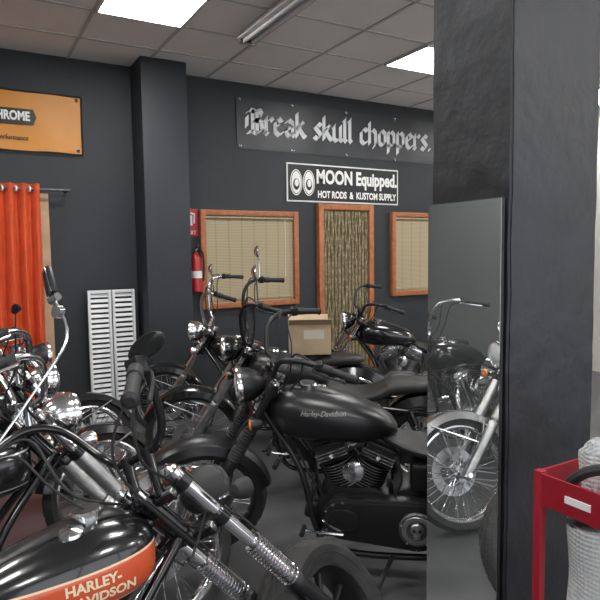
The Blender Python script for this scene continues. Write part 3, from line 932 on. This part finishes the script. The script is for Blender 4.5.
M['board'] = mat('pale_wood_board', (.44, .28, .165), .6, var=.12, vscale=9)
box(g, (.25, WY - .02, 1.05), (.94, .035, 2.1), 'board', None, .004)
box(g, (.25, WY - .045, 1.05), (.82, .012, 1.9), 'board', None, .004)
g.finish('changing_room_door')

# white slatted radiator panel
g = Geo()
for (xa, xb) in ((1.0, 1.205), (1.215, 1.42)):
    for X in (xa + .012, xb - .012): box(g, (X, 5.56, .63), (.024, .04, 1.22), 'metalw', None, .004)
    for Z in (.035, 1.225): box(g, ((xa + xb) / 2, 5.56, Z), (xb - xa - .02, .038, .03), 'metalw', None, .004)
    box(g, ((xa + xb) / 2, 5.585, .63), (xb - xa - .03, .004, 1.2), 'matte')
    for k in range(25):
        box(g, ((xa + xb) / 2, 5.56, .085 + k * .046), (xb - xa - .045, .005, .030), 'metalw', Matrix.Rotation(radians(-28), 3, 'X'))
box(g, (1.21, 5.62, .03), (.44, .09, .05), 'metalw', None, .004)
g.finish('slatted_shutter')

# fire sign and extinguisher
g = Geo()
box(g, (2.04, WY - .005, 1.87), (.13, .008, .27), 'signred', None, .001)
put_text(g, 'EXT', .05, 2.04, WY - .011, 1.77, 'white', .001, .9)
g.add([(2.015, WY - .0105, 1.84), (2.045, WY - .0105, 1.84), (2.045, WY - .0105, 1.94), (2.015, WY - .0105, 1.94)], [[0, 1, 2, 3]], 'white')
g.add([(2.055, WY - .0105, 1.86), (2.07, WY - .0105, 1.86), (2.075, WY - .0105, 1.96), (2.025, WY - .0105, 1.97), (2.025, WY - .0105, 1.955), (2.06, WY - .0105, 1.945)], [[0, 1, 2, 3, 4, 5]], 'white')
g.finish('fire_extinguisher_sign')
g = Geo()
ec = (2.045, WY - .075, 1.18)
lathe(g, [(0, .05), (.01, .058), (.3, .058), (.34, .05), (.37, .028), (.385, .02), (.4, .02)], ec, (0, 0, 1), 'extred', 24)
lathe(g, [(.14, .0585), (.14, .0595), (.21, .0595), (.21, .0585)], ec, (0, 0, 1), 'white', 24)
box(g, (2.045, WY - .085, 1.595), (.03, .05, .03), 'dkalu', None, .004)
tube(g, [(2.045, WY - .08, 1.61), (2.045, WY - .16, 1.64)], .007, 'dkalu', 8)
tube(g, spl([(2.045, WY - .1, 1.59), (2.09, WY - .14, 1.58), (2.112, WY - .12, 1.44), (2.11, WY - .1, 1.29)], 6), .009, 'matte', 8)
box(g, (2.045, WY - .01, 1.42), (.03, .018, .1), 'dkalu')
g.finish('fire_extinguisher')

# carton on the seat of a second-row bike
g = Geo()
box(g, (0, 0, .12), (.33, .26, .24), 'card', None, .003)
for s in (-1, 1):
    box(g, (0, s * .165, .262), (.33, .08, .004), 'card', Matrix.Rotation(s * radians(35), 3, 'X'))
box(g, (.03, -.1315, .16), (.16, .002, .07), 'cardl')
box(g, (0, 0, .247), (.05, .26, .002), 'cardl')
ob = g.finish('cardboard_box')
ob.location = (2.42, 4.05, .757); ob.rotation_euler = (0, 0, radians(-28))

# ------------------------------------------------------------------ red trolley with bubble wrap
g = Geo()
tx0, tx1, ty0, ty1 = 1.30, 1.95, .45, 1.02
for X in (tx0 + .012, tx1 - .012):
    for Y in (ty0 + .012, ty1 - .012):
        box(g, (X, Y, .50), (.024, .024, .94), 'toolred', None, .004)
        lathe(g, [(-.012, .0), (-.012, .03), (.012, .03), (.012, 0)], (X, Y, .032), (0, 1, 0), 'matte', 16)
for Z, h in ((.88, .085), (.20, .07)):
    box(g, ((tx0 + tx1) / 2, (ty0 + ty1) / 2, Z - .0), (tx1 - tx0 - .02, ty1 - ty0 - .02, .008), 'toolred')
    box(g, (tx0 + .004, (ty0 + ty1) / 2, Z + h / 2), (.006, ty1 - ty0, h), 'toolred')
    box(g, (tx1 - .004, (ty0 + ty1) / 2, Z + h / 2), (.006, ty1 - ty0, h), 'toolred')
    box(g, ((tx0 + tx1) / 2, ty0 + .004, Z + h / 2), (tx1 - tx0, .006, h), 'toolred')
    box(g, ((tx0 + tx1) / 2, ty1 - .004, Z + h / 2), (tx1 - tx0, .006, h), 'toolred')
box(g, (tx0 - .001, .89, .922), (.003, .07, .018), 'white')
tube(g, spl([(1.34, .98, .90), (1.35, .90, .99), (1.43, .8, 1.01), (1.56, .75, .98), (1.7, .8, .90)], 6), .014, 'matte', 8)
g.finish('tool_trolley')

m, nt, b = nt_new('bubble_wrap')
b.inputs['Base Color'].default_value = (.70, .72, .73, 1); b.inputs['Roughness'].default_value = .2
b.inputs['Transmission Weight'].default_value = .25; b.inputs['IOR'].default_value = 1.2
tc = nt.nodes.new('ShaderNodeTexCoord'); vo = nt.nodes.new('ShaderNodeTexVoronoi'); vo.inputs['Scale'].default_value = 85
vo.inputs['Randomness'].default_value = .15
nt.links.new(tc.outputs['Object'], vo.inputs['Vector'])
bp = nt.nodes.new('ShaderNodeBump'); bp.inputs['Strength'].default_value = .8; bp.inputs['Distance'].default_value = .008; bp.invert = True
nt.links.new(vo.outputs['Distance'], bp.inputs['Height']); nt.links.new(bp.outputs['Normal'], b.inputs['Normal'])
M['bubble'] = m
def wrap_roll(name, c, r0, h, turns=3):
    g = Geo(); vs = []; fs = []
    N = 90; K = 26
    for i in range(N + 1):
        a = 2 * pi * turns * i / N; rr = r0 * (.45 + .55 * i / N)
        for j in range(K + 1):
            z = h * j / K
            q = noise.noise(Vector((cos(a) * 2, sin(a) * 2, z * 7))) * .015
            vs.append((c[0] + (rr + q) * cos(a), c[1] + (rr + q) * sin(a), c[2] + z + .012 * sin(a * 2) * (j / K)))
    for i in range(N):
        for j in range(K): p = i * (K + 1) + j; fs.append([p, p + 1, p + K + 2, p + K + 1])
    g.add(vs, fs, 'bubble'); return g.finish(name, None, 80)
wrap_roll('bubble_wrap_roll', (1.425, .89, .205), .105, .64)
wrap_roll('bubble_wrap_roll', (1.46, .915, .885), .075, .14)

# ------------------------------------------------------------------ world, camera
w = D.worlds.new('World'); SC.world = w; w.use_nodes = True
w.node_tree.nodes['Background'].inputs['Color'].default_value = (.92, .95, 1.0, 1)
w.node_tree.nodes['Background'].inputs['Strength'].default_value = 1.8
cam = D.cameras.new('camera'); cam.sensor_width = 36; cam.lens = 35.5; cam.clip_start = .05
co = D.objects.new('camera', cam); COL.objects.link(co)
co.matrix_world = Matrix.Translation((0, 0, 1.55)) @ Matrix.Rotation(radians(-30), 4, 'Z') @ Matrix.Rotation(radians(90 - 4.5), 4, 'X') @ Matrix.Rotation(-.013, 4, 'Z')
SC.camera = co
SC.view_settings.view_transform = 'Standard'
SC.view_settings.look = 'None'
SC.view_settings.exposure = 0.28
